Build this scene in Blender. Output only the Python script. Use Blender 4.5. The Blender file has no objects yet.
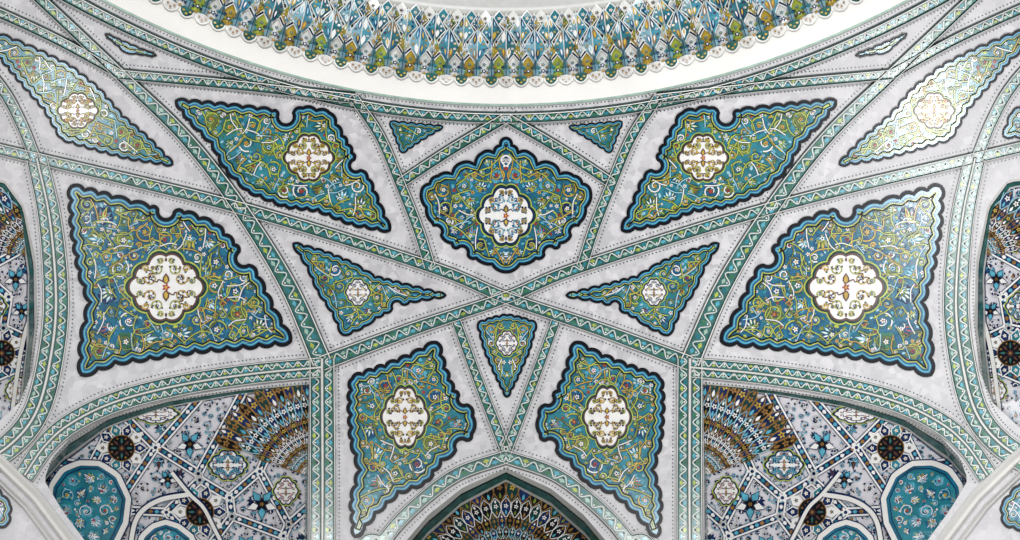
import bpy, math, random
import numpy as np
from mathutils import Vector
from mathutils.geometry import delaunay_2d_cdt

# ------------------------------------------------------------------ survey set-up
PITCH=math.radians(40); FPX=1000.0
AX,AY=-0.056,0.9
RC,RA,ZC,RB=6.0,8.0,4.15,8.0
FW=np.array([0,math.cos(PITCH),math.sin(PITCH)]); UP=np.array([0,-math.sin(PITCH),math.cos(PITCH)]); RT=np.array([1.,0,0])
MX=1012.0

def Rz(z):
    s=(z-ZC)/RB
    r=RC+RA*np.sqrt(np.clip(1-np.clip(s,0,1)**2,0,1))
    return np.where(s>1,RC-(z-ZC-RB)*6,r)
def sm(x):
    x=np.clip(x,0,1); return x*x*(3-2*x)
def depth(az,z):
    a=np.abs(az)
    zt=8.8+1.6*sm((a-.44)/.12)
    return .16+.90*sm((zt-z)/2.4)
def F1(p): return np.hypot(p[:,0]-AX,p[:,1]-AY)-Rz(p[:,2])
def F2(p): return F1(p)-depth(np.arctan2(p[:,0]-AX,p[:,1]-AY),p[:,2])
def make_chart(F):
    def chart(a):
        a=np.asarray(a,float)
        d=FW[None]+((a[:,0]-510)/FPX)[:,None]*RT+((270-a[:,1])/FPX)[:,None]*UP
        lo=np.full(len(a),1.0); hi=np.full(len(a),40.0)
        for _ in range(36):
            m=(lo+hi)/2; f=F(d*m[:,None])>0
            hi=np.where(f,m,hi); lo=np.where(f,lo,m)
        p=d*lo[:,None]; e=1e-3; g=np.zeros_like(p)
        for k in range(3):
            q=p.copy(); q[:,k]+=e; q2=p.copy(); q2[:,k]-=e
            g[:,k]=F(q)-F(q2)
        g/=np.linalg.norm(g,axis=1)[:,None]+1e-12
        return p-g*a[:,2][:,None]
    return chart
S1=make_chart(F1); S2=make_chart(F2)
def proj(p):
    p=np.asarray(p,float); D=p@FW
    return np.stack([510+FPX*(p@RT)/D,270-FPX*(p@UP)/D],1)
def azz(pts):
    a=np.array([[x,y,0] for x,y in pts]); w=S1(a)
    return np.arctan2(w[:,0]-AX,w[:,1]-AY),w[:,2],w

# ------------------------------------------------------------------ materials
MATS={}
def mat(name,col,rough=.3,var=.12,scale=9.0,spec=.4,kind=None,glint=True):
    m=bpy.data.materials.new(name); m.use_nodes=True
    nt=m.node_tree; bs=nt.nodes['Principled BSDF']
    tc=nt.nodes.new('ShaderNodeTexCoord')
    nz=nt.nodes.new('ShaderNodeTexNoise'); nz.inputs['Scale'].default_value=scale; nz.inputs['Detail'].default_value=5
    nt.links.new(tc.outputs['Object'],nz.inputs['Vector'])
    rp=nt.nodes.new('ShaderNodeValToRGB')
    rp.color_ramp.elements[0].position=.3; rp.color_ramp.elements[1].position=.7
    c0=[max(0,c*(1-var)) for c in col]+[1]; c1=[min(1,c*(1+var)) for c in col]+[1]
    rp.color_ramp.elements[0].color=c0; rp.color_ramp.elements[1].color=c1
    nt.links.new(nz.outputs['Fac'],rp.inputs['Fac'])
    out=rp.outputs['Color']
    v=nt.nodes.new('ShaderNodeTexVoronoi'); v.inputs['Scale'].default_value=11.0
    nt.links.new(tc.outputs['Object'],v.inputs['Vector'])
    if kind=='marble':
        r2=nt.nodes.new('ShaderNodeValToRGB'); r2.color_ramp.elements[0].position=0; r2.color_ramp.elements[1].position=1
        r2.color_ramp.elements[0].color=(.76,.76,.79,1); r2.color_ramp.elements[1].color=(1.14,1.14,1.14,1)
        nt.links.new(v.outputs['Color'],r2.inputs['Fac'])
        mx=nt.nodes.new('ShaderNodeMix'); mx.data_type='RGBA'; mx.blend_type='MULTIPLY'; mx.inputs[0].default_value=1
        nt.links.new(out,mx.inputs[6]); nt.links.new(r2.outputs['Color'],mx.inputs[7]); out=mx.outputs[2]
        r3=nt.nodes.new('ShaderNodeMapRange'); r3.inputs[3].default_value=.28; r3.inputs[4].default_value=.6
        nt.links.new(v.outputs['Color'],r3.inputs[0]); nt.links.new(r3.outputs[0],bs.inputs['Roughness'])
    else: bs.inputs['Roughness'].default_value=rough
    if glint:
        bp=nt.nodes.new('ShaderNodeBump'); bp.inputs['Strength'].default_value=.12 if kind else .18; bp.inputs['Distance'].default_value=.02
        nt.links.new(v.outputs['Color'],bp.inputs['Height']); nt.links.new(bp.outputs['Normal'],bs.inputs['Normal'])
    nt.links.new(out,bs.inputs['Base Color'])
    bs.inputs['Specular IOR Level'].default_value=spec
    MATS[name]=m
mat('marble',(.625,.618,.635),.38,.07,2.5,.3,'marble')
mat('cream',(.70,.70,.675),.35,.06)
mat('cornice_white',(.78,.77,.75),.4,.04,2,glint=False)
mat('white_tile',(.82,.82,.81),.2,.06)
mat('lilac_tile',(.66,.65,.70),.3,.10,6)
mat('black',(.004,.006,.010),.3,.2,spec=.12,glint=False)
mat('navy',(.006,.020,.085),.22,.4,spec=.25)
mat('blue',(.008,.10,.235),.2,.35)
mat('teal',(.010,.13,.225),.2,.4,4)
mat('teal_mid',(.022,.20,.26),.2,.35,4)
mat('aqua',(.09,.38,.50),.2,.25)
mat('sky_tile',(.30,.56,.68),.2,.2)
mat('green_dark',(.005,.038,.036),.25,.3,spec=.25)
mat('green',(.03,.16,.075),.22,.4)
mat('rib_green',(.030,.135,.125),.25,.4)
mat('olive',(.16,.21,.025),.25,.35)
mat('lime',(.40,.47,.07),.25,.3)
mat('gold',(.52,.36,.05),.25,.3)
mat('ochre',(.27,.14,.03),.25,.4)
mat('red',(.33,.03,.015),.3,.3)
mat('brown',(.09,.03,.02),.3,.3)
mat('pale_green',(.34,.50,.42),.25,.2)
mat('floor_marble',(.55,.52,.48),.2,.1,1.5)

# ------------------------------------------------------------------ builder
class B:
    def __init__(s): s.V=[];s.F=[];s.M=[]
    def add(s,v,f,m):
        o=len(s.V); s.V.extend(v)
        for q in f:
            s.F.append(tuple(i+o for i in q)); s.M.append(m)
    def ngon(s,pts,m,off):
        s.add([(x,y,off) for x,y in pts],[tuple(range(len(pts)))],m)
    def fan(s,c,pts,m,off,coff=None):
        n=len(pts)
        s.add([(c[0],c[1],off if coff is None else coff)]+[(x,y,off) for x,y in pts],[(0,1+i,1+(i+1)%n) for i in range(n)],m)
    def ribbon(s,pts,w,m,off,closed=False,shift=0.0):
        P=np.asarray(pts,float)[:,:2]; n=len(P)
        if n<2: return
        if closed: T=np.roll(P,-1,0)-np.roll(P,1,0)
        else: T=np.gradient(P,axis=0)
        T/=np.linalg.norm(T,axis=1)[:,None]+1e-9
        N=np.stack([-T[:,1],T[:,0]],1)
        w=np.broadcast_to(np.asarray(w,float),(n,)); of=np.broadcast_to(np.asarray(off,float),(n,))
        A=P+N*(shift+w/2)[:,None]; C=P+N*(shift-w/2)[:,None]
        v=[(A[i,0],A[i,1],of[i]) for i in range(n)]+[(C[i,0],C[i,1],of[i]) for i in range(n)]
        f=[(i,i+1,n+i+1,n+i) for i in range(n-1)]
        if closed: f.append((n-1,0,n,2*n-1))
        s.add(v,f,m)
    def fill(s,poly,m,off,step=11):
        P=np.asarray(poly,float)
        x0,y0=P.min(0);x1,y1=P.max(0)
        gx,gy=np.meshgrid(np.arange(x0+step/2,x1,step),np.arange(y0+step/2,y1,step))
        G=np.stack([gx.ravel(),gy.ravel()],1)
        if len(G):
            G=G[inside(G,P)]
            if len(G): G=G[pdist(G,P)>step*.3]
        allp=[Vector(p) for p in P]+[Vector(p) for p in G]
        n=len(P)
        r=delaunay_2d_cdt(allp,[(i,(i+1)%n) for i in range(n)],[],0,1e-5)
        V=np.array([[v[0],v[1]] for v in r[0]]); T=np.array([f for f in r[2] if len(f)==3])
        c=V[T].mean(1); T=T[inside(c,P)]
        s.add([(v[0],v[1],off) for v in V],[tuple(int(i) for i in t) for t in T],m)
    def finish(s,name,chart,mirror=False,smooth=False):
        a=np.array(s.V,float)
        if mirror: a[:,0]=MX-a[:,0]
        W=chart(a)
        return mkobj(name,W,s.F,s.M,smooth)
def mkobj(name,W,F,M,smooth=False):
    me=bpy.data.meshes.new(name); me.from_pydata([tuple(map(float,w)) for w in W],[],F)
    names=sorted(set(M)); idx={n:i for i,n in enumerate(names)}
    for n in names: me.materials.append(MATS[n])
    me.polygons.foreach_set('material_index',[idx[m] for m in M])
    if smooth: me.polygons.foreach_set('use_smooth',[True]*len(F))
    me.update()
    ob=bpy.data.objects.new(name,me); bpy.context.scene.collection.objects.link(ob); return ob
def inside(Q,P):
    x=Q[:,0];y=Q[:,1];r=np.zeros(len(Q),bool);n=len(P);j=n-1
    for i in range(n):
        xi,yi=P[i];xj,yj=P[j]
        if yi!=yj:
            r^=((yi>y)!=(yj>y))&(x<(xj-xi)*(y-yi)/(yj-yi)+xi)
        j=i
    return r
def pdist(Q,P):
    A=P;Bq=np.roll(P,-1,0);d=Bq-A;L=(d**2).sum(1)+1e-9
    t=np.clip(((Q[:,None]-A[None])*d[None]).sum(2)/L,0,1)
    return np.sqrt((((A[None]+t[:,:,None]*d[None])-Q[:,None])**2).sum(2)).min(1)
def catmull(pts,step=4.0,closed=False):
    P=[np.array(p[:2],float) for p in pts]
    if closed: P=[P[-1]]+P+[P[0],P[1]]
    else: P=[2*P[0]-P[1]]+P+[2*P[-1]-P[-2]]
    out=[]
    for i in range(1,len(P)-2):
        n=max(2,int(np.linalg.norm(P[i+1]-P[i])/step))
        for k in range(n):
            t=k/n
            out.append(.5*((2*P[i])+(-P[i-1]+P[i+1])*t+(2*P[i-1]-5*P[i]+4*P[i+1]-P[i+2])*t*t+(-P[i-1]+3*P[i]-3*P[i+1]+P[i+2])*t**3))
    if not closed: out.append(P[-2])
    return np.array(out)
def resample(P,step):
    P=np.asarray(P,float);d=np.r_[0,np.cumsum(np.linalg.norm(np.diff(P,axis=0),axis=1))]
    n=max(2,int(round(d[-1]/step))+1);t=np.linspace(0,d[-1],n)
    return np.stack([np.interp(t,d,P[:,0]),np.interp(t,d,P[:,1])],1)
def area(P):
    P=np.asarray(P);x=P[:,0];y=P[:,1]
    return .5*np.sum(x*np.roll(y,-1)-np.roll(x,-1)*y)
def scallop(ctrl,lobe=13,amp=2.6):
    pts=[c for c in ctrl]
    A=area([c[:2] for c in pts]); sg=1 if A>0 else -1
    nodes=[]
    for i,c in enumerate(pts):
        if len(c)==3:
            p=pts[i-1];q=pts[(i+1)%len(pts)];r=c[2]
            a0=math.atan2(p[1]-c[1],p[0]-c[0]);a1=math.atan2(q[1]-c[1],q[0]-c[0])
            t=np.array(q[:2],float)-np.array(p[:2],float); t/=np.linalg.norm(t)
            inn=np.array([-t[1],t[0]])*sg; ai=math.atan2(inn[1],inn[0])
            d1=(ai-a0+math.pi)%(2*math.pi)-math.pi; d2=(a1-ai+math.pi)%(2*math.pi)-math.pi
            arc=[(c[0]+r*math.cos(a0+d1*k/5),c[1]+r*math.sin(a0+d1*k/5)) for k in range(5)]
            arc+=[(c[0]+r*math.cos(ai+d2*k/5),c[1]+r*math.sin(ai+d2*k/5)) for k in range(6)]
            nodes.append(('b',arc))
        else: nodes.append(('p',[(c[0],c[1])]))
    out=[]
    for i,(k,a) in enumerate(nodes):
        out+=a
        p=np.array(a[-1],float);q=np.array(nodes[(i+1)%len(nodes)][1][0],float)
        L=np.linalg.norm(q-p)
        if L<5: continue
        t=(q-p)/L; o=np.array([t[1],-t[0]])*sg
        n=max(1,int(round(L/lobe)))
        for j in range(n):
            for m in range(6):
                if j==0 and m==0: continue
                s_=m/6; u=(j+s_)/n
                pt=p+(q-p)*u+o*min(amp,L/n*.28)*math.sin(math.pi*s_)**.8
                out.append(tuple(pt))
    return np.array(out)

# ------------------------------------------------------------------ ornament vocabulary
def leaf(b,p,ang,L,w,m,off):
    c,s_=math.cos(ang),math.sin(ang)
    sh=[(0,0),(.3,.5),(.62,.42),(1,0),(.62,-.42),(.3,-.5)]
    b.ngon([(p[0]+L*x*c-w*y*s_,p[1]+L*x*s_+w*y*c) for x,y in sh],m,off)
def flower(b,c,r,m,m2,off,n=5,a0=0):
    k=n*4
    b.fan(c,[(c[0]+r*(.72+.28*math.cos(n*t+a0))*math.cos(t),c[1]+r*(.72+.28*math.cos(n*t+a0))*math.sin(t)) for t in [2*math.pi*i/k for i in range(k)]],m,off)
    if r>1.4:
        b.fan(c,[(c[0]+r*.33*math.cos(t),c[1]+r*.33*math.sin(t)) for t in [2*math.pi*i/6 for i in range(6)]],m2,off+.003)
def blob(b,c,r,rng,m,o):
    ph=rng.uniform(0,6.28)
    b.fan(c,[(c[0]+r*(1+.14*math.cos(5*t+ph))*math.cos(t),c[1]+r*(1+.14*math.cos(5*t+ph))*math.sin(t)) for t in [2*math.pi*i/20 for i in range(20)]],m,o)
def curl(b,c,r,rng,pal,o):
    a0=rng.uniform(0,6.28);dr=rng.choice((-1,1));n=max(10,int(r*2))
    T=np.linspace(0,1,n);ang=a0+dr*T*2*math.pi*1.2;rad=r*(.97-.66*T)
    P=np.stack([c[0]+rad*np.cos(ang),c[1]+rad*np.sin(ang)],1)
    if pal.get('bg') and rng.random()<.8: blob(b,c,r*.92,rng,rng.choice(pal['bg']),o+.001)
    wv=pal.get('w',1.5)
    nl=max(3,int(r*.95))
    for i in range(nl):
        k=min(n-2,int((i+.3)/nl*(n-1))); p=P[k]; tg=math.atan2(*(P[k+1]-P[k])[::-1])
        a=tg+rng.choice((-.9,.9)); L=max(2.6,r*.40);w=max(1.7,r*.22)
        leaf(b,p,a,L*1.12,w*1.45,pal['dark'],o+.002)
        leaf(b,p,a,L,w,rng.choice(pal['leaf']),o+.004)
    b.ribbon(P,wv*1.75*(1-.4*T),pal['dark'],o+.005)
    b.ribbon(P,wv*(1-.35*T),rng.choice(pal['vine']),o+.008)
    fr=max(1.5,r*.30)
    if pal.get('halo'): flower(b,c,fr*1.35,pal['dark'],pal['dark'],o+.009)
    flower(b,c,fr,rng.choice(pal['flower']),rng.choice(pal['core']),o+.012)
def palmette(b,c,r,rng,pal,o):
    a=rng.uniform(0,6.28)
    if pal.get('bg'): blob(b,c,r*.85,rng,rng.choice(pal['bg']),o+.001)
    base=(c[0]-r*.45*math.cos(a),c[1]-r*.45*math.sin(a))
    m1,m2=rng.choice(pal['leaf']),rng.choice(pal['flower']); 
    for k,da in enumerate((-1.5,1.5,-1.0,1.0,-.5,.5,0)):
        L=r*(1.35-.42*abs(da)); w=r*.42
        leaf(b,base,a+da,L*1.08,w*1.25,pal['dark'],o+.003+.0008*k)
        leaf(b,base,a+da,L,w*.9,m1 if k%2 else rng.choice(pal['leaf']),o+.0035+.0008*k)
        if r>5: leaf(b,(base[0]+L*.3*math.cos(a+da),base[1]+L*.3*math.sin(a+da)),a+da,L*.5,w*.35,m2,o+.0041+.0008*k)
    for sg in (-1,1):
        T=np.linspace(0,1,9);an=a+math.pi+sg*(.6+T*3.6);ra=r*.42*(1-.5*T)
        q=(base[0]+sg*r*.35*-math.sin(a),base[1]+sg*r*.35*math.cos(a))
        P=np.stack([q[0]+ra*np.cos(an),q[1]+ra*np.sin(an)],1)
        b.ribbon(P,1.9,pal['dark'],o+.009);b.ribbon(P,1.0,rng.choice(pal['vine']),o+.011)
    flower(b,base,max(1.4,r*.26),rng.choice(pal['flower']),rng.choice(pal['core']),o+.013)
def pack(poly,border,rmax,rmin,avoid,rng,tries=260,gap=.2):
    P=np.asarray(poly);x0,y0=P.min(0);x1,y1=P.max(0);C=[]
    r=rmax;A=abs(area(P))
    while r>=rmin:
        n=int(tries*max(1,A/(r*r*40)))
        Q=np.stack([np.array([rng.uniform(x0,x1) for _ in range(n)]),np.array([rng.uniform(y0,y1) for _ in range(n)])],1)
        Q=Q[inside(Q,P)]
        if len(Q): Q=Q[pdist(Q,P)>r+border]
        for q in Q:
            ok=all((q[0]-a[0])**2/(a[2]+r)**2+(q[1]-a[1])**2/(a[3]+r)**2>1 for a in avoid)
            if not ok: continue
            if C:
                D=np.array(C)
                if (np.hypot(D[:,0]-q[0],D[:,1]-q[1])<D[:,2]+r+gap).any(): continue
            C.append((q[0],q[1],r))
        r*=.8
    return C
def vines(b,C,poly,rng,pal,o,lim=24):
    if len(C)<3: return
    D=np.array([c[:2] for c in C]);R=np.array([c[2] for c in C]);done=set();E=[]
    for i in range(len(D)):
        d=np.hypot(*(D-D[i]).T);od=np.argsort(d)[1:4]
        for j in od[:2]:
            if d[j]>lim or (min(i,j),max(i,j)) in done: continue
            done.add((min(i,j),max(i,j)));E.append((i,int(j)))
    for i,j in E:
        p,q=D[i],D[j];L=np.linalg.norm(q-p);t=(q-p)/L;nn=np.array([-t[1],t[0]]);s=rng.choice((-1,1))
        # link leaves one spiral tangentially and joins the next on the other side
        P=catmull([p+nn*s*R[i]*.95,(p+q)/2+nn*s*.5,q-nn*s*R[j]*.95],2.0)
        if not inside(P,np.asarray(poly)).all(): continue
        b.ribbon(P,2.0,pal['dark'],o);b.ribbon(P,1.05,rng.choice(pal['vine']+['sky_tile']),o+.0025)
PAL_BLUE=dict(dark='navy',vine=['lime','lime','gold','olive','lime','white_tile'],thin='white_tile',leaf=['olive','blue','aqua','lime','green','sky_tile','aqua','teal_mid'],flower=['white_tile','sky_tile','gold','red','white_tile','white_tile'],core=['red','navy','gold'],bg=['teal','green','blue','blue','olive','navy','aqua'],halo=True)
PAL_GREEN=dict(dark='green_dark',vine=['lime','gold','olive','lime','lime','white_tile'],thin='white_tile',leaf=['olive','green','aqua','lime','teal','sky_tile','teal_mid'],flower=['white_tile','sky_tile','gold','white_tile','red'],core=['red','navy'],bg=['green','teal_mid','olive','green','blue','teal'],halo=True)
PAL_WHITE=dict(dark='navy',vine=['white_tile','sky_tile'],thin=None,leaf=['navy','navy','aqua','navy','green_dark','brown'],flower=['navy','blue','brown','navy'],core=['white_tile','gold'],bg=None,w=.8)
PAL_AQUA=dict(dark='blue',vine=['white_tile','sky_tile'],thin='white_tile',leaf=['blue','lime','sky_tile','white_tile'],flower=['white_tile','gold','red'],core=['navy','red'],bg=['teal_mid','aqua','teal'],w=.9)
PAL_MED=dict(dark='brown',vine=['gold','gold','lime'],thin='gold',leaf=['navy','gold','teal','brown','navy'],flower=['red','navy','navy','gold'],core=['gold','white_tile'],bg=None,w=.95)
PAL_MEDB=dict(dark='navy',vine=['aqua','gold','sky_tile'],thin='gold',leaf=['navy','blue','gold','teal','aqua'],flower=['red','navy','blue','navy'],core=['gold','white_tile'],bg=None,w=.95)

def lobed(c,rx,ry,k=10,n=120):
    out=[]
    for i in range(n):
        t=2*math.pi*i/n; r=.91+.11*abs(math.cos(k*t/2))**.8+.055*math.cos(4*t)+.02*math.cos(2*t)
        out.append((c[0]+rx*r*math.cos(t),c[1]+ry*r*math.sin(t)))
    return np.array(out)
def medallion(b,c,rx,ry,rng,o,pal=PAL_MED):
    P=lobed(c,rx,ry); m=min(rx,ry)
    P3=np.array(c)+(P-np.array(c))*1.12
    b.fan(c,P3,'green_dark',o-.001)
    b.ribbon(P3,max(.9,m*.045),'lime',o+.001,True)
    b.fan(c,P,'white_tile',o+.002)
    b.ribbon(P,max(1.1,m*.06),pal['dark'],o+.006,True)
    n0=len(b.V)
    f0=len(b.F)
    q=[(.45,.27,.21),(.25,.56,.19),(.60,.56,.13),(.76,.20,.11),(.16,.82,.10)]
    for (u,v,rr) in q:
        cc=(c[0]+rx*u,c[1]+ry*v)
        if m>12: curl(b,cc,m*rr,rng,pal,o+.004)
        else: flower(b,cc,m*rr*.8,rng.choice(['red','navy','gold']),'white_tile',o+.006)
    for (x0,y0,x1,y1) in ((.0,.12,.48,.27),(.48,.27,.25,.56),(.25,.56,.60,.56),(.48,.27,.80,.14),(.25,.56,.0,.9)):
        T=np.linspace(0,1,9);px=x0+(x1-x0)*T+.07*np.sin(T*6.28);py=y0+(y1-y0)*T+.07*np.sin(T*6.28)
        b.ribbon(np.stack([c[0]+rx*px,c[1]+ry*py],1),max(.7,m*.045),pal['dark'],o+.004)
    n1=len(b.V);f1=len(b.F)
    for sx,sy in ((-1,1),(1,-1),(-1,-1)):
        oo=len(b.V)-n0
        b.V.extend([(c[0]+sx*(x-c[0]),c[1]+sy*(y-c[1]),z) for x,y,z in b.V[n0:n1]])
        b.F.extend([tuple(i+oo for i in f) for f in b.F[f0:f1]]);b.M.extend(b.M[f0:f1])
    for a in (math.pi/2,-math.pi/2):
        leaf(b,(c[0],c[1]+ry*.10*math.sin(a)),a,m*.34,m*.22,pal['dark'],o+.016)
        leaf(b,(c[0],c[1]+ry*.13*math.sin(a)),a,m*.24,m*.12,'gold',o+.018)
    flower(b,c,m*.13,'red','gold',o+.021)
def panel(ctrl,med,pal,seed,lobe=13,amp=2.6,rmax=9,bw=1.0,field='teal',sym=None,mp=PAL_MED):
    rng=random.Random(seed);b=B()
    out=scallop(ctrl,lobe,amp)
    b.fill(out,field,.010)
    sg=1 if area(out)>0 else -1
    av=[]
    if med: av=[(med[0],med[1],med[2]*1.1,med[3]*1.1)]
    C=pack(out,6.3*bw,rmax,2.7,av,rng)
    if sym: C=[q for q in C if q[0]<sym+1]
    for q in C:
        (curl if rng.random()<.62 or q[2]<4 else palmette)(b,q[:2],q[2],rng,pal,.0115)
    sm_=pack(out,6*bw,2.4,1.3,av+[(q[0],q[1],q[2]*.9,q[2]*.9) for q in C],rng,60,.3)
    for q in sm_:
        if sym and q[0]>sym: continue
        if rng.random()<.4: flower(b,q[:2],q[2],rng.choice(pal['flower']),'red',.024)
        else: leaf(b,q[:2],rng.uniform(0,6.28),q[2]*2.2,q[2]*1.3,rng.choice(pal['leaf']),.024)
    vines(b,[q for q in C if q[2]>2.6],out,rng,pal,.0255)
    if sym:
        V=b.V;F=b.F;M=b.M;nv=len(V)
        nf=[(tuple(j+nv for j in F[i]),M[i]) for i in range(len(F)) if V[F[i][0]][2]>.0105]
        b.V=V+[(2*sym-x,y,o) for x,y,o in V]
        b.F=F+[a for a,_ in nf]; b.M=M+[m for _,m in nf]
    s_=sg
    b.ribbon(out,3.3*bw,'black',.034,True,shift=s_*.4*bw)
    b.ribbon(out,5.0*bw,'blue',.031,True,shift=s_*4.0*bw)
    b.ribbon(out,1.3*bw,'aqua',.033,True,shift=s_*3.4*bw)
    b.ribbon(out,1.0*bw,'lime',.033,True,shift=s_*6.4*bw)
    b.ribbon(out,1.3*bw,'black',.034,True,shift=s_*7.5*bw)
    if med: medallion(b,med[:2],med[2],med[3],rng,.036,mp)
    return b

P_c=[(0,137),(12,152),(24,152),(31,164),(45,162),(54,173),(68,175),(85,191),(80,207),(74,222),(70,231,6),(54,243),(44,252,6),(30,258),(14,264)]
ctrlM=[(506+c[0],)+tuple(c[1:]) for c in P_c]+[(506,272)]+[(506-c[0],)+tuple(c[1:]) for c in P_c[:0:-1]]
panels=[]
panels.append((panel(ctrlM,(506,215,25,28),PAL_BLUE,1,12,2.2,8.5,.95,'teal',506,PAL_MEDB),False))
P1=[(176,100),(228,105),(272,110),(286,116,8),(303,107),(330,112),(342,135),(352,152),(356,165,6),(368,178),(378,202),(390,230),(352,223),(318,209),(285,205),(248,190),(226,168),(212,142),(190,120)]
P2=[(293,243),(325,252),(352,263),(375,277),(402,284),(446,295),(410,301),(397,306,5),(376,317),(364,326),(343,335),(333,312),(318,290),(308,266)]
P3=[(71,186),(112,197),(150,207),(166,211,8),(184,212),(214,224),(234,244),(244,258,8),(257,276),(272,308),(291,341),(243,346),(195,350),(150,357),(115,362),(81,375),(82,340),(90,302),(80,270),(73,228)]
P4=[(437,342),(444,368),(453,391),(464,399,6),(473,416),(472,434),(462,446,7),(441,460),(425,482),(398,492),(375,513),(355,537),(352,500),(360,470),(352,440),(350,402),(352,378),(385,366),(410,356)]
P5=[(-40,22),(0,34),(38,50),(70,66),(98,88),(122,116),(148,138),(173,164),(128,157),(95,148),(62,138),(45,108),(22,82),(2,58),(-20,40)]
T1=[(390,121),(443,126),(421,139),(402,152)]
T0=[(105,33),(157,55),(126,52)]
V0=[(478,323),(492,318),(507,315),(522,318),(536,323),(529,350),(518,375),(507,397),(496,375),(485,350)]
for i,(c,md,pl,fl,kw) in enumerate([
    (P1,(309,157,22,22),PAL_GREEN,'teal_mid',dict(rmax=9)),
    (P2,(358,292,11,13),PAL_BLUE,'teal_mid',dict(rmax=7,bw=.75,lobe=11,amp=2,mp=PAL_MEDB)),
    (P3,(166,287,34,33),PAL_BLUE,'teal',dict(rmax=10.5,bw=1.15,lobe=16,amp=3.4)),
    (P4,(405,417,21,29),PAL_BLUE,'teal_mid',dict(rmax=9.5,bw=1.1,lobe=14,amp=3)),
    (P5,(78,110,18,17),PAL_GREEN,'teal_mid',dict(rmax=7,bw=.75,lobe=12,amp=2.4)),
    (T1,None,PAL_GREEN,'teal_mid',dict(rmax=5,bw=.5,lobe=9,amp=1.5)),
    (T0,None,PAL_GREEN,'green_dark',dict(rmax=3,bw=.6,lobe=9,amp=1))]):
    b=panel(c,md,pl,10+i,field=fl,**kw)
    panels.append((b,False)); panels.append((b,True))
panels.append((panel(V0,(507,343,10,12),PAL_BLUE,31,9,1.6,6,.7,'teal_mid',507,PAL_MEDB),False))
panels.append((panel([(1003,136),(1012,112),(1045,92),(1050,136)],None,PAL_BLUE,32,11,2,6,.7,'teal_mid'),False))
for b,mi in panels: b.finish('arabesque_tile_panel',S1,mi)

# ------------------------------------------------------------------ ribs (glazed strapwork bands)
def rib(b,pts,w,h=0.0,mid='rib_green',dots=True,double=False,smooth=True):
    P=resample(catmull(pts,3) if smooth else pts,3.0)
    n=len(P);T=np.gradient(P,axis=0);T/=np.linalg.norm(T,axis=1)[:,None];N=np.stack([-T[:,1],T[:,0]],1)
    w=np.interp(np.linspace(0,1,n),np.linspace(0,1,len(w)),w) if hasattr(w,'__len__') else np.full(n,float(w))
    if double:
        us=[-1,-.95,-.88,-.82,-.15,-.10,-.04,.04,.10,.15,.82,.88,.95,1]
        hs=[0,.08,.085,.035,.035,.075,.09,.09,.075,.035,.035,.085,.08,0]
        ms=['green_dark','cream','green_dark',mid,'green_dark','cream','cream','cream','green_dark',mid,'green_dark','cream','green_dark']
        lanes=[(-.485,.335),(.485,.335)]
    else:
        us=[-1,-.88,-.77,-.69,.69,.77,.88,1];hs=[0,.08,.085,.035,.035,.085,.08,0]
        ms=['green_dark','cream','green_dark',mid,'green_dark','cream','green_dark'];lanes=[(0,.67)]
    k=len(us);v=[]
    for i in range(n):
        for u,hh in zip(us,hs):
            q=P[i]+N[i]*u*w[i]/2;v.append((q[0],q[1],hh+h+.004))
    o=len(b.V);b.V.extend(v)
    for i in range(n-1):
        for j in range(k-1):
            b.F.append((o+i*k+j,o+i*k+j+1,o+(i+1)*k+j+1,o+(i+1)*k+j));b.M.append(ms[j])
    d=np.r_[0,np.cumsum(np.linalg.norm(np.diff(P,axis=0),axis=1))];L=d[-1]
    def at(s_,u):
        x=np.interp(s_,d,P[:,0]);y=np.interp(s_,d,P[:,1]);nx=np.interp(s_,d,N[:,0]);ny=np.interp(s_,d,N[:,1]);ww=np.interp(s_,d,w)
        return (x+nx*u*ww/2,y+ny*u*ww/2)
    for lc,lw in lanes:
        per=max(4.4,w.mean()*lw*.72);m=int(L/per)
        S=np.linspace(0,L,m*4+1)
        Z=[at(s_,lc+lw*.70*math.sin(math.pi*s_*m/L)) for s_ in S]
        b.ribbon(Z,1.05,'cream',.044+h)
        for i in range(m):
            s0=(i+.5)*L/m; sg=1 if i%2==0 else -1
            ang=math.atan2(*(np.array(at(s0+1,0))-np.array(at(s0,0)))[::-1])
            c=at(s0,lc-sg*lw*.38)
            mm=['aqua','green','pale_green','teal_mid','lime','aqua','pale_green'][i%7]
            a=per*.46;e=w.mean()*lw*.20
            ca,sa=math.cos(ang),math.sin(ang)
            b.ngon([(c[0]+x*ca-y*sa,c[1]+x*sa+y*ca) for x,y in ((-a,0),(0,e),(a,0),(0,-e))],mm,.041+h)
            c2=at(s0,lc+sg*lw*.22)
            b.ngon([(c2[0]-1,c2[1]),(c2[0],c2[1]-1),(c2[0]+1,c2[1]),(c2[0],c2[1]+1)],'black' if i%2 else 'white_tile',.046+h)
    if dots:
        m=int(L/3.8)
        for i in range(m):
            s0=(i+.5)*L/m
            for sgn in (-1,1):
                ww=np.interp(s0,d,w);u=sgn*(1+7/ww)
                c=at(s0,u);b.ngon([(c[0]-.85,c[1]),(c[0],c[1]-.85),(c[0]+.85,c[1]),(c[0],c[1]+.85)],'green_dark',.008)
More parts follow.
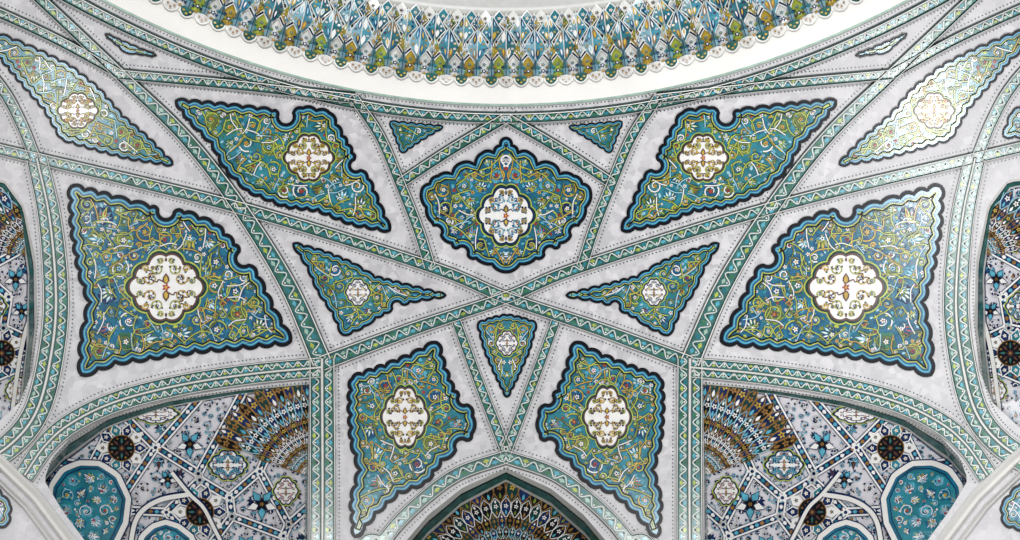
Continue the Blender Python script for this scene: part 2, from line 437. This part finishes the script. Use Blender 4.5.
half=[([(-60,135),(35,157),(240,207),(430,266),(506,297),(600,329),(690,363)],[12,13,14,13,14,17],.002),
 ([(-10,-48),(40,-3),(120,73),(185,136),(240,207),(288,285),(322,362)],[12,13,15,18,22],.005),
 ([(-40,-4),(0,12),(60,40),(120,73)],11,.001),
 ([(120,73),(240,84),(355,97)],11,.007),
 ([(355,97),(380,135),(400,182),(418,228),(430,266)],[11,12,13],.009),
 ([(506,116),(452,148),(400,182)],12,.004),
 ([(456,320),(480,385),(506,452)],[11,13],.006),
 ([(35,157),(20,120),(0,85),(-40,40)],13,.008)]
dbl=[([(37,157),(50,220),(56,300),(50,360),(36,412),(10,445),(-30,470)],[22,27,28,26],.011),
 ([(322,367),(250,374),(180,385),(115,402),(70,424),(44,447),(24,476)],[21,22,22],.013),
 ([(322,358),(322,560),(316,1000)],[26,28,30],.015),
 ]
tmp=B()
for p,w,h in half: rib(tmp,p,w,h)
for p,w,h in dbl: rib(tmp,p,w,h,double=True)
rib(tmp,[(352,1000),(356,590),(386,538),(420,502),(458,474),(506,457)],[18,17,15],.012)
tmp.finish('strapwork_tile_band',S1,False); tmp.finish('strapwork_tile_band',S1,True)

# ------------------------------------------------------------------ marble shell with arch openings
w0=S1(np.array([[510,107,0.]]))[0]; ZR=float(w0[2]); RR=float(Rz(np.array([ZR]))[0])
print('RING',RR,ZR)
holeL=[(309,383),(240,389),(170,399),(110,415),(72,436),(52,458),(44,480),(62,510),(88,545),(120,610),(124,1000),(306,1000)]
holeF=[(-140,178),(-40,175),(5,180),(24,205),(36,260),(38,320),(33,370),(20,402),(-8,428),(-60,450),(-140,470)]
holeC=[(506,468),(462,488),(428,515),(400,548),(380,610),(378,1000),(634,1000),(632,610),(612,548),(584,515),(550,488)]
mir=lambda L:[(MX-x,y) for x,y in L]
holes=[holeL,mir(holeL),holeF,mir(holeF),holeC]
hz=[]
for H in holes:
    H2=resample(np.array(list(H)+[H[0]]),7)[:-1]
    a,z,w=azz(H2); hz.append((a,z))
AZM=1.5
vv=[];ed=[]
def loop(ps):
    o=len(vv);vv.extend([Vector(p) for p in ps]);n=len(ps);ed.extend([(o+i,o+(i+1)%n) for i in range(n)])
for a,z in hz: loop(list(zip(a*13,z)))
nz_=84
zs=np.linspace(-1.6,ZR,nz_+1); 
xs=np.linspace(-AZM*13,AZM*13,157)
loop([(x,zs[0]) for x in xs]+[(xs[-1],z) for z in zs[1:]]+[(x,zs[-1]) for x in xs[::-1][1:]]+[(xs[0],z) for z in zs[::-1][1:-1]])
gx,gz=np.meshgrid(xs[1:-1],zs[1:-1]);G=np.stack([gx.ravel(),gz.ravel()],1)
HP=[np.stack([a*13,z],1) for a,z in hz]
for hp in HP:
    bb=(G[:,0]>hp[:,0].min()-.2)&(G[:,0]<hp[:,0].max()+.2)&(G[:,1]>hp[:,1].min()-.2)&(G[:,1]<hp[:,1].max()+.2)
    dd=np.full(len(G),9.);dd[bb]=pdist(G[bb],hp);G=G[dd>.05]
vv.extend([Vector(g) for g in G])
r=delaunay_2d_cdt(vv,ed,[],0,1e-5)
V=np.array([[v[0],v[1]] for v in r[0]]);T=np.array([f for f in r[2] if len(f)==3]);cen=V[T].mean(1)
inh=[inside(cen,hp) for hp in HP]; anyh=np.any(inh,0)
def world(X,z,extra):
    az=X/13;R=Rz(z)+extra
    return np.stack([AX+R*np.sin(az),AY+R*np.cos(az),z],1)
mkobj('ceiling',world(V[:,0],V[:,1],0),[tuple(map(int,t)) for t in T[~anyh]],['marble']*int((~anyh).sum()),True)
# ------------------------------------------------------------------ arched niches
def rosette(b,c,r,o,rng,ring=True):
    if ring:
        for i in range(10):
            t=2*math.pi*i/10
            q=[(c[0]+r*1.0*math.cos(t-.2),c[1]+r*1.0*math.sin(t-.2)),(c[0]+r*1.45*math.cos(t-.27),c[1]+r*1.45*math.sin(t-.27)),(c[0]+r*1.95*math.cos(t),c[1]+r*1.95*math.sin(t)),(c[0]+r*1.45*math.cos(t+.27),c[1]+r*1.45*math.sin(t+.27)),(c[0]+r*1.0*math.cos(t+.2),c[1]+r*1.0*math.sin(t+.2))]
            b.ngon(q,['navy','white_tile','navy','teal_mid'][i%4],o);b.ribbon(q,1.2,'white_tile',o+.004,True)
            flower(b,(c[0]+r*1.4*math.cos(t),c[1]+r*1.4*math.sin(t)),r*.17,'white_tile' if i%4!=1 else 'navy','gold',o+.003)
    n=40
    b.fan(c,[(c[0]+r*math.cos(6.283*i/n),c[1]+r*math.sin(6.283*i/n)) for i in range(n)],'black',o+.006)
    for i in range(8):
        t=2*math.pi*i/8
        leaf(b,(c[0]+r*.34*math.cos(t),c[1]+r*.34*math.sin(t)),t,r*.5,r*.16,'brown' if i%2 else 'rib_green',o+.009)
        flower(b,(c[0]+r*.78*math.cos(t+.39),c[1]+r*.78*math.sin(t+.39)),r*.10,'ochre','black',o+.009)
    flower(b,c,r*.28,'brown','ochre',o+.012,8)
    b.ribbon([(c[0]+r*math.cos(6.283*i/n),c[1]+r*math.sin(6.283*i/n)) for i in range(n)],.8,'ochre',o+.009,True)
def star(b,c,r,o,n=5):
    b.fan(c,[(c[0]+(r if i%2==0 else r*.42)*math.cos(math.pi*i/n-1.57),c[1]+(r if i%2==0 else r*.42)*math.sin(math.pi*i/n-1.57)) for i in range(2*n)],'black',o)
    flower(b,c,r*.3,'ochre','black',o+.004)
def fanw(b,c,r0,r1,a0,a1,nr,nt,o,sy=1.0,cols=('black','navy','green_dark','navy'),warm=False):
    for t in range(nt):
        ra=r0*(r1/r0)**(t/nt);rb=r0*(r1/r0)**((t+1.22)/nt)
        for i in range(nr+(t%2)):
            da=(a1-a0)/nr;a=a0+(i+.5-(.5 if t%2 else 0))*da
            def pp(rr,aa): return (c[0]+rr*math.cos(aa),c[1]-rr*math.sin(aa)*sy)
            q=[pp(ra,a-da*.1),pp(ra,a+da*.1),pp(ra+(rb-ra)*.35,a+da*.5),pp(ra+(rb-ra)*.72,a+da*.42),pp(rb,a),pp(ra+(rb-ra)*.72,a-da*.42),pp(ra+(rb-ra)*.35,a-da*.5)]
            oo=o+.004*t
            b.ngon(q,cols[(i+t)%4],oo)
            b.ribbon(q,max(.6,(rb-ra)*.035),['white_tile','ochre','sky_tile','ochre'][t%4],oo+.003,True)
            cc=pp(ra+(rb-ra)*.55,a);m=(rb-ra)*.13
            fl=['white_tile','ochre','white_tile','gold']
            flower(b,cc,max(.9,m),fl[(i*2+t)%len(fl)],'brown',oo+.003)
            leaf(b,pp(ra+(rb-ra)*.10,a),-a,(rb-ra)*.26,m*.8,(['ochre','olive','aqua'] if warm else ['aqua','white_tile','ochre'])[(i+t)%3],oo+.002)
            leaf(b,pp(ra+(rb-ra)*.70,a),-a,(rb-ra)*.2,m*.7,['white_tile','ochre'][i%2],oo+.002)
def frame(b,pts,w,o=.02,m='cream'):
    P=resample(catmull(pts,3),3);n=len(P)
    b.ribbon(P,w,m,o+.05)
    T=np.gradient(P,axis=0);T/=np.linalg.norm(T,axis=1)[:,None];N=np.stack([-T[:,1],T[:,0]],1)
    for sg in (-1,1):
        A=P+N*sg*w/2;C=P+N*sg*(w/2+1.2)
        v=[(A[i,0],A[i,1],o+.05) for i in range(n)]+[(C[i,0],C[i,1],o) for i in range(n)]
        b.add(v,[(i,i+1,n+i+1,n+i) for i in range(n-1)],'navy')
def girih(b,poly,cent,rng,o):
    """interlaced polygonal strapwork: bands midway between the centres of the star pattern"""
    Pn=np.asarray(poly,float);x0,y0=Pn.min(0)-60;x1,y1=Pn.max(0)+60
    pts=[c[:2] for c in cent]+[(x0,y0),(x1,y0),(x0,y1),(x1,y1),((x0+x1)/2,y0),((x0+x1)/2,y1)]
    r=delaunay_2d_cdt([Vector(p) for p in pts],[],[],0,1e-5)
    V_=[np.array(v[:]) for v in r[0]];T_=r[2];cc=[]
    for t in T_:
        a,b_,c=[V_[i] for i in t];d=2*(a[0]*(b_[1]-c[1])+b_[0]*(c[1]-a[1])+c[0]*(a[1]-b_[1]))
        if abs(d)<1e-6: cc.append((a+b_+c)/3);continue
        ux=((a@a)*(b_[1]-c[1])+(b_@b_)*(c[1]-a[1])+(c@c)*(a[1]-b_[1]))/d
        uy=((a@a)*(c[0]-b_[0])+(b_@b_)*(a[0]-c[0])+(c@c)*(b_[0]-a[0]))/d
        cc.append(np.array([ux,uy]))
    em={}
    for k,t in enumerate(T_):
        for i in range(3):
            e=tuple(sorted((t[i],t[(i+1)%3])));em.setdefault(e,[]).append(k)
    for e,ks in em.items():
        if len(ks)<2: continue
        p,q=cc[ks[0]],cc[ks[1]];L=np.linalg.norm(q-p)
        if L<4 or L>140: continue
        n=max(2,int(L/5.5));S=[p+(q-p)*k/n for k in range(n+1)]
        b.ribbon(S,10.4,'navy',o-.002);b.ribbon(S,9.0,'white_tile',o);b.ribbon(S,5.4,'navy',o+.003);
        for k in range(n):
            s=p+(q-p)*(k+.5)/n;ang=math.atan2(*(q-p)[::-1])
            leaf(b,s-np.array([math.cos(ang),math.sin(ang)])*2.5,ang,5,3.8,['aqua','white_tile','teal_mid','ochre'][k%4],o+.006)
        flower(b,p,6,'white_tile','navy',o+.009,6)
def niche_tiles(poly,seed,fans,ros,stars,meds,mods,extra=()):
    rng=random.Random(seed);b=B()
    C=pack(poly,1,7.5,2.0,[],rng,150)
    for q in C: (curl if rng.random()<.7 else palmette)(b,q[:2],q[2],rng,PAL_WHITE,.014)
    if ros or stars: girih(b,poly,list(ros)+list(stars)+list(meds)+list(extra),rng,.032)
    for m in mods: m(b,rng)
    for c in ros: rosette(b,c[:2],c[2],.046,rng)
    for c in stars:
        for i in range(5):
            t=i*2*math.pi/5-.94
            q=[(c[0]+c[2]*.45*math.cos(t),c[1]+c[2]*.45*math.sin(t)),(c[0]+c[2]*1.1*math.cos(t-.5),c[1]+c[2]*1.1*math.sin(t-.5)),(c[0]+c[2]*2*math.cos(t),c[1]+c[2]*2*math.sin(t)),(c[0]+c[2]*1.1*math.cos(t+.5),c[1]+c[2]*1.1*math.sin(t+.5))]
            b.ngon(q,['aqua','white_tile'][i%2],.046);b.ribbon(q,1,'navy',.049,True)
        star(b,c[:2],c[2],.053)
    for c in meds: medallion(b,c[:2],c[2],c[3],rng,.046,PAL_MEDB)
    for f in fans: fanw(b,*f)
    return b
def arched_panel(b,ctrl,rng,pal=PAL_AQUA,o=.09):
    P=resample(np.array(ctrl+[ctrl[0]],float),4)[:-1];b.fill(P,'teal_mid',o,9)
    for q in pack(P,5,7,1.9,[],rng,200): (curl if rng.random()<.5 else palmette)(b,q[:2],q[2],rng,pal,o+.003)
    sg=1 if area(P)>0 else -1
    b.ribbon(P,3,'teal',o+.02,True,shift=sg*2);b.ribbon(P,1,'navy',o+.022,True,shift=sg*4)
    b.ribbon(P,5.5,'cornice_white',o+.05,True,shift=-sg*2.2);b.ribbon(P,1.2,'navy',o+.055,True,shift=-sg*5.4)
def modL(b,rng):
    arched_panel(b,[(50,506),(55,486),(68,470),(84,463),(102,463),(117,474),(127,496),(124,520),(112,545),(96,556),(74,540)],rng)
    arched_panel(b,[(138,556),(144,536),(154,526),(166,522),(178,526),(190,536),(196,556),(192,584),(142,584)],rng)
    frame(b,[(130,570),(132,535),(140,512),(160,498),(190,492)],4.5,.06,'cornice_white')
    frame(b,[(236,570),(216,530),(204,506),(190,492),(172,470)],3.5,.06,'cornice_white')
fanL=((318,478),14,106,math.radians(86),math.radians(158),13,8,.05,.98)
bl=niche_tiles([(312,378),(30,400),(20,500),(110,600),(312,620)],5,[fanL],
  [(122,447,13),(200,511,14),(322,530,12)],[(190,443,7),(262,503,8),(168,478,5),(246,545,6)],[(156,413,20,9),(228,464,17,14),(286,490,11,13)],[modL],[(80,500),(165,545),(90,430)])
def modF(b,rng):
    frame(b,[(38,300),(26,330),(18,370),(10,430)],4)
bf=niche_tiles([(-120,180),(60,175),(60,420),(-120,440)],6,[((42,255),12,80,math.radians(92),math.radians(172),10,7,.05,.9)],
  [(2,352,13),(-50,300,12)],[(16,278,6),(22,310,5)],[(18,390,11,13),(-6,238,14,12),(-8,305,13,13)],[modF],[(-60,240),(-70,380)])
bc=niche_tiles([(380,560),(506,462),(632,560)],7,[((506,572),8,118,math.radians(8),math.radians(172),19,11,.03,1.0,('black','navy','green_dark','black'),True)],[],[],[],[])
tl=[bl.finish('mosaic_tiling',S2,False),bl.finish('mosaic_tiling',S2,True),bf.finish('mosaic_tiling',S2,False),bf.finish('mosaic_tiling',S2,True),bc.finish('mosaic_tiling',S2,False)]
for i,hp in enumerate(HP):
    nmat='green_dark' if i==4 else 'lilac_tile'
    X,z=V[:,0],V[:,1]; W=world(X,z,depth(X/13,z))
    F=[tuple(map(int,t)) for t in T[inh[i]]];Ms=[nmat]*len(F)
    used=sorted({j for f in F for j in f});mp={j:k for k,j in enumerate(used)}
    Wn=[W[j] for j in used];F=[tuple(mp[j] for j in f) for f in F]
    a,z=hz[i];n=len(a);d=depth(a,z);o=len(Wn)
    lv=[0,.25,.35,.7,.85,1];jm=['cornice_white','green_dark','rib_green','cream','navy']
    for l in lv: Wn+=list(world(a*13,z,d*l))
    for k in range(5):
        for j in range(n):
            F.append((o+k*n+j,o+k*n+(j+1)%n,o+(k+1)*n+(j+1)%n,o+(k+1)*n+j));Ms.append(jm[k])
    ob=mkobj('arched_niche_vault',Wn,F,Ms,False); tl[i].parent=ob
# diagonal marble cornices in the lower corners
cb=B()
for off_,w in ((0,13),(15,6)):
    P=resample([(-60-off_*.7,410+off_*.7),(0-off_*.7,462+off_*.7),(36-off_*.7,497+off_*.7),(72-off_*.7,545+off_*.7),(110-off_*.7,610+off_*.7),(112-off_*.7,800)],3)
    n=len(P);T_=np.gradient(P,axis=0);T_/=np.linalg.norm(T_,axis=1)[:,None];N=np.stack([-T_[:,1],T_[:,0]],1)
    us=[-1,-.8,-.3,.2,.7,1];hs=[0,.12,.16,.10,.08,0];v=[]
    for i in range(n):
        for u,h in zip(us,hs):
            q=P[i]+N[i]*(u*w/2);v.append((q[0],q[1],h+.02))
    k=len(us);cb.add(v,[(i*k+j,i*k+j+1,(i+1)*k+j+1,(i+1)*k+j) for i in range(n-1) for j in range(k-1)],'cornice_white')
cb.finish('marble_cornice',S1,False,False);cb.finish('marble_cornice',S1,True,False)
lp=panel([(-40,480),(-6,486),(10,505),(8,524),(-40,540)],None,PAL_AQUA,77,10,2,6,.8,'teal_mid')
lp.finish('arabesque_tile_panel',S1,False);lp.finish('arabesque_tile_panel',S1,True)

# ------------------------------------------------------------------ ring : tile band, cornice, muqarnas, drum
rb=B()
aa=np.linspace(-1.35,1.35,280)
zr=ZR-.06;rr=float(Rz(np.array([zr]))[0])
pw=np.stack([AX+rr*np.sin(aa),AY+rr*np.cos(aa),np.full_like(aa,zr)],1)
pq=proj(pw); 
rib(rb,pq[np.abs(aa)<.95],[16,11,11,11,16],.003,smooth=False)
rb.finish('ring_tile_band',S1,False)
def el(y): return math.tan(PITCH+math.atan((270-y)/FPX))
def revolve(name,prof,mats,amax=1.6,n=320):
    W=[];F=[];M=[]
    for i in range(n+1):
        a=-amax+2*amax*i/n
        for r_,z_ in prof: W.append((AX+r_*math.sin(a),AY+r_*math.cos(a),z_))
    k=len(prof)
    for i in range(n):
        for j in range(k-1):
            F.append((i*k+j,i*k+j+1,(i+1)*k+j+1,(i+1)*k+j));M.append(mats[j])
    return mkobj(name,W,F,M,False)
RB0=RR-.34;ZB0=(RB0+AY)*el(80); RB1=RR-1.02;ZB1=(RB1+AY)*el(13)
revolve('ring_cornice',[(RR+.02,ZR+.02),(RR-.05,ZR-.03),(RR-.08,ZR-.02),(RB0+.05,ZB0-.05),(RB0,ZB0-.05),(RB0-.03,ZB0+.02)],['cream','pale_green','cornice_white','cornice_white','white_tile'])
PHU=.00205
def ringchart(a):
    a=np.asarray(a,float);ph=a[:,0]*PHU;s=a[:,1]/70
    dr,dz=RB1-RB0,ZB1-ZB0;L=math.hypot(dr,dz);nr=-dz/L;nzz=dr/L
    bul=-.12*np.sin(np.pi*np.clip(s,0,1))
    tri=np.abs(((a[:,0]/100)%1)-.5)*2
    o=a[:,2]*1.5+bul+.24*tri**2*np.sin(np.pi*np.clip(s*.9+.1,0,1))
    r=RB0+dr*s+nr*o;z=ZB0+dz*s+nzz*o
    return np.stack([AX+r*np.sin(ph),AY+r*np.cos(ph),z],1)
mq=B();rng=random.Random(9)
U=725
xs_=np.arange(-U,U+1,6.25)
v=[(x,y,-.05) for x in xs_ for y in (0,14,28,42,56,70)]
mq.add(v,[(i*6+j,i*6+j+1,(i+1)*6+j+1,(i+1)*6+j) for i in range(len(xs_)-1) for j in range(5)],'green_dark')
def facet(cx,v0,vm,v1,hw,ap,mats,fw=1.4,inl=('navy','ochre','blue')):
    pts=[(cx-hw,vm),(cx,v0),(cx+hw,vm),(cx,v1)]
    vv_=[(cx,vm,ap)]+[(x,y,0) for x,y in pts]
    mq.add(vv_,[(0,1,2)],mats[0]);mq.add(vv_,[(0,2,3)],mats[1]);mq.add(vv_,[(0,3,4)],mats[1]);mq.add(vv_,[(0,4,1)],mats[0])
    mq.ribbon(pts+[pts[0]],fw,'white_tile',.008)
    mq.ribbon([(cx,v0),(cx,vm),(cx,v1)],.9,'cream',[.004,ap+.006,.004])
    for sx in (-1,1):
        for (fy,ly) in ((v1-vm,1),(v0-vm,-1)):
            mx,my=cx+sx*hw*.28,vm+fy*.12
            leaf(mq,(mx,my),math.atan2(fy,-sx*2),abs(fy)*.6,hw*.36,rng.choice(inl),ap*.62+.012)
            leaf(mq,(mx,my+fy*.05),math.atan2(fy,-sx*2),abs(fy)*.38,hw*.15,rng.choice(['white_tile','gold','sky_tile']),ap*.62+.016)
            flower(mq,(cx+sx*hw*.55,vm+fy*.14),hw*.15,rng.choice(['gold','white_tile','navy']),'red',ap*.45+.012)
for k in range(int(-U/25),int(U/25)):
    c0=k*25+12.5
    for cc in (c0-6.25,c0+6.25):
        arch=[(cc-5.8,-2),(cc-6,12),(cc-4.2,19),(cc,25),(cc+4.2,19),(cc+6,12),(cc+5.8,-2)]
        mt=['white_tile','gold','white_tile','lime'][(k*2+(cc>c0))%4]
        mq.fan((cc,9),arch,mt,-.02,.05)
        mq.ribbon(arch,1.2,'white_tile',.012);mq.ribbon(arch,.6,'navy',.02,shift=1.1)
        for j,(dy,rr_) in enumerate(((2,1.9),(8,2.6),(15,1.9))):
            flower(mq,(cc,dy),rr_,['ochre','navy','teal'][j],['gold','white_tile'][j%2],.055)
        for sx in (-1,1):
            for dy in (1,6,11): leaf(mq,(cc+sx*1.8,dy),1.57-sx*.9,4.2,1.9,rng.choice(['olive','ochre','navy','teal_mid','brown']),.045)
    for j,cc in enumerate((c0,k*25)):
        lip=[(cc-6,2),(cc-5,-3),(cc-2.5,-6),(cc,-7),(cc+2.5,-6),(cc+5,-3),(cc+6,2)]
        mq.fan((cc,2),lip,'white_tile' if j else 'rib_green',.03,.10);mq.ribbon(lip,1.4,'cream',.04)
        for dx in (-2.6,0,2.6): flower(mq,(cc+dx,-1.5 if dx else -4),1.3,['gold','ochre'][j],'navy',.09)
        vv_=[(cc,9,.13),(cc-3.6,9,.01),(cc,-1,.05),(cc+3.6,9,.01),(cc,24,.03)]
        mq.add(vv_,[(0,1,2),(0,2,3)],'sky_tile');mq.add(vv_,[(0,3,4),(0,4,1)],'teal_mid')
        mq.ribbon([(cc,-1),(cc,9),(cc,24)],.6,'navy',[.06,.14,.04])
    c1=k*25
    facet(c1,14,33,54,9.8,.17,('sky_tile','aqua') if k%2 else ('aqua','teal_mid'),1.4,('navy','ochre','blue','white_tile'))
    facet(c0,20,30,44,6.5,.12,('white_tile','gold') if k%2 else ('gold','white_tile'),1.1,('teal','navy','ochre','olive'))
    facet(c0,36,50,67,9.2,.16,('aqua','teal_mid') if k%2 else ('sky_tile','aqua'),1.4,('white_tile','navy','gold'))
    facet(c1,50,58,69,6,.10,('teal','gold') if k%2 else ('white_tile','olive'),1.1,('navy','brown','teal'))
    for q in range(2):
        cc=k*25+6.25+q*12.5
        arch=[(cc-5,60),(cc-4.6,66),(cc,72),(cc+4.6,66),(cc+5,60)]
        mq.ngon(arch,'teal_mid' if q else 'white_tile',-.01);mq.ribbon(arch,1.2,'white_tile',.0)
        flower(mq,(cc,64),2.0,'navy' if not q else 'white_tile','gold',.005)
        flower(mq,(cc,42),2.2,'white_tile','navy',-.02)
        leaf(mq,(cc,27),1.57,8,3,'sky_tile',-.02)
mq.finish('muqarnas_ring',ringchart)
zl=ZB1
RD=RB1+.5
revolve('drum_wall',[(RB1+.06,zl+.02),(RB1-.02,zl+.03),(RB1-.02,zl+.10),(RB1+.05,zl+.12),(RD,zl+.14),(RD,zl+.5),(RD-.03,zl+.55),(RD-.03,zl+.65),(RD,zl+.7),(RD,zl+1.6),(RD-.2,zl+4)],['cream','white_tile','cream','pale_green','white_tile','cream','pale_green','cream','cream','marble'])
n=64;W=[(0,0,-1.62)]+[(AX+16*math.cos(6.2832*i/n),AY+16*math.sin(6.2832*i/n),-1.62) for i in range(n)]
mkobj('floor',W,[(0,1+i,1+(i+1)%n) for i in range(n)],['floor_marble']*n)

# ------------------------------------------------------------------ light and camera
wd=bpy.data.worlds.new('daylight');bpy.context.scene.world=wd;wd.use_nodes=True
bg=wd.node_tree.nodes['Background'];bg.inputs[0].default_value=(.95,.97,1,1);bg.inputs[1].default_value=.60
def area_light(name,loc,tgt,size,power,col=(1,1,1)):
    l=bpy.data.lights.new(name,'AREA');l.shape='DISK';l.size=size;l.energy=power;l.color=col
    o=bpy.data.objects.new(name,l);bpy.context.scene.collection.objects.link(o);o.location=loc
    o.rotation_euler=(Vector(tgt)-Vector(loc)).to_track_quat('-Z','Y').to_euler();return o
area_light('added_key_light',(0,-2.5,4.0),(0,11,10.8),1.0,1250,(1,.985,.96))  # added key light behind the camera, no fixture is modelled here
for px,pw_ in (((926,112),210),((72,80),80)):
    a=np.array([[px[0],px[1],0.],[px[0],px[1],1.]]);q=S1(a);p=q[0];N=q[1]-q[0];N/=np.linalg.norm(N)
    d=p/np.linalg.norm(p);rf=d-2*(d@N)*N
    loc=p+rf*7
    area_light('added_glint_light',tuple(loc),tuple(p),.9,pw_)  # added light in the mirror direction, puts glare on an upper side panel
cam=bpy.data.cameras.new('camera');co=bpy.data.objects.new('camera',cam);bpy.context.scene.collection.objects.link(co)
cam.sensor_width=36;cam.lens=36*FPX/1020;co.rotation_euler=(math.pi/2+PITCH,0,0);co.location=(0,0,0)
cam.clip_end=200
bpy.context.scene.camera=co
bpy.context.scene.view_settings.view_transform='Standard'
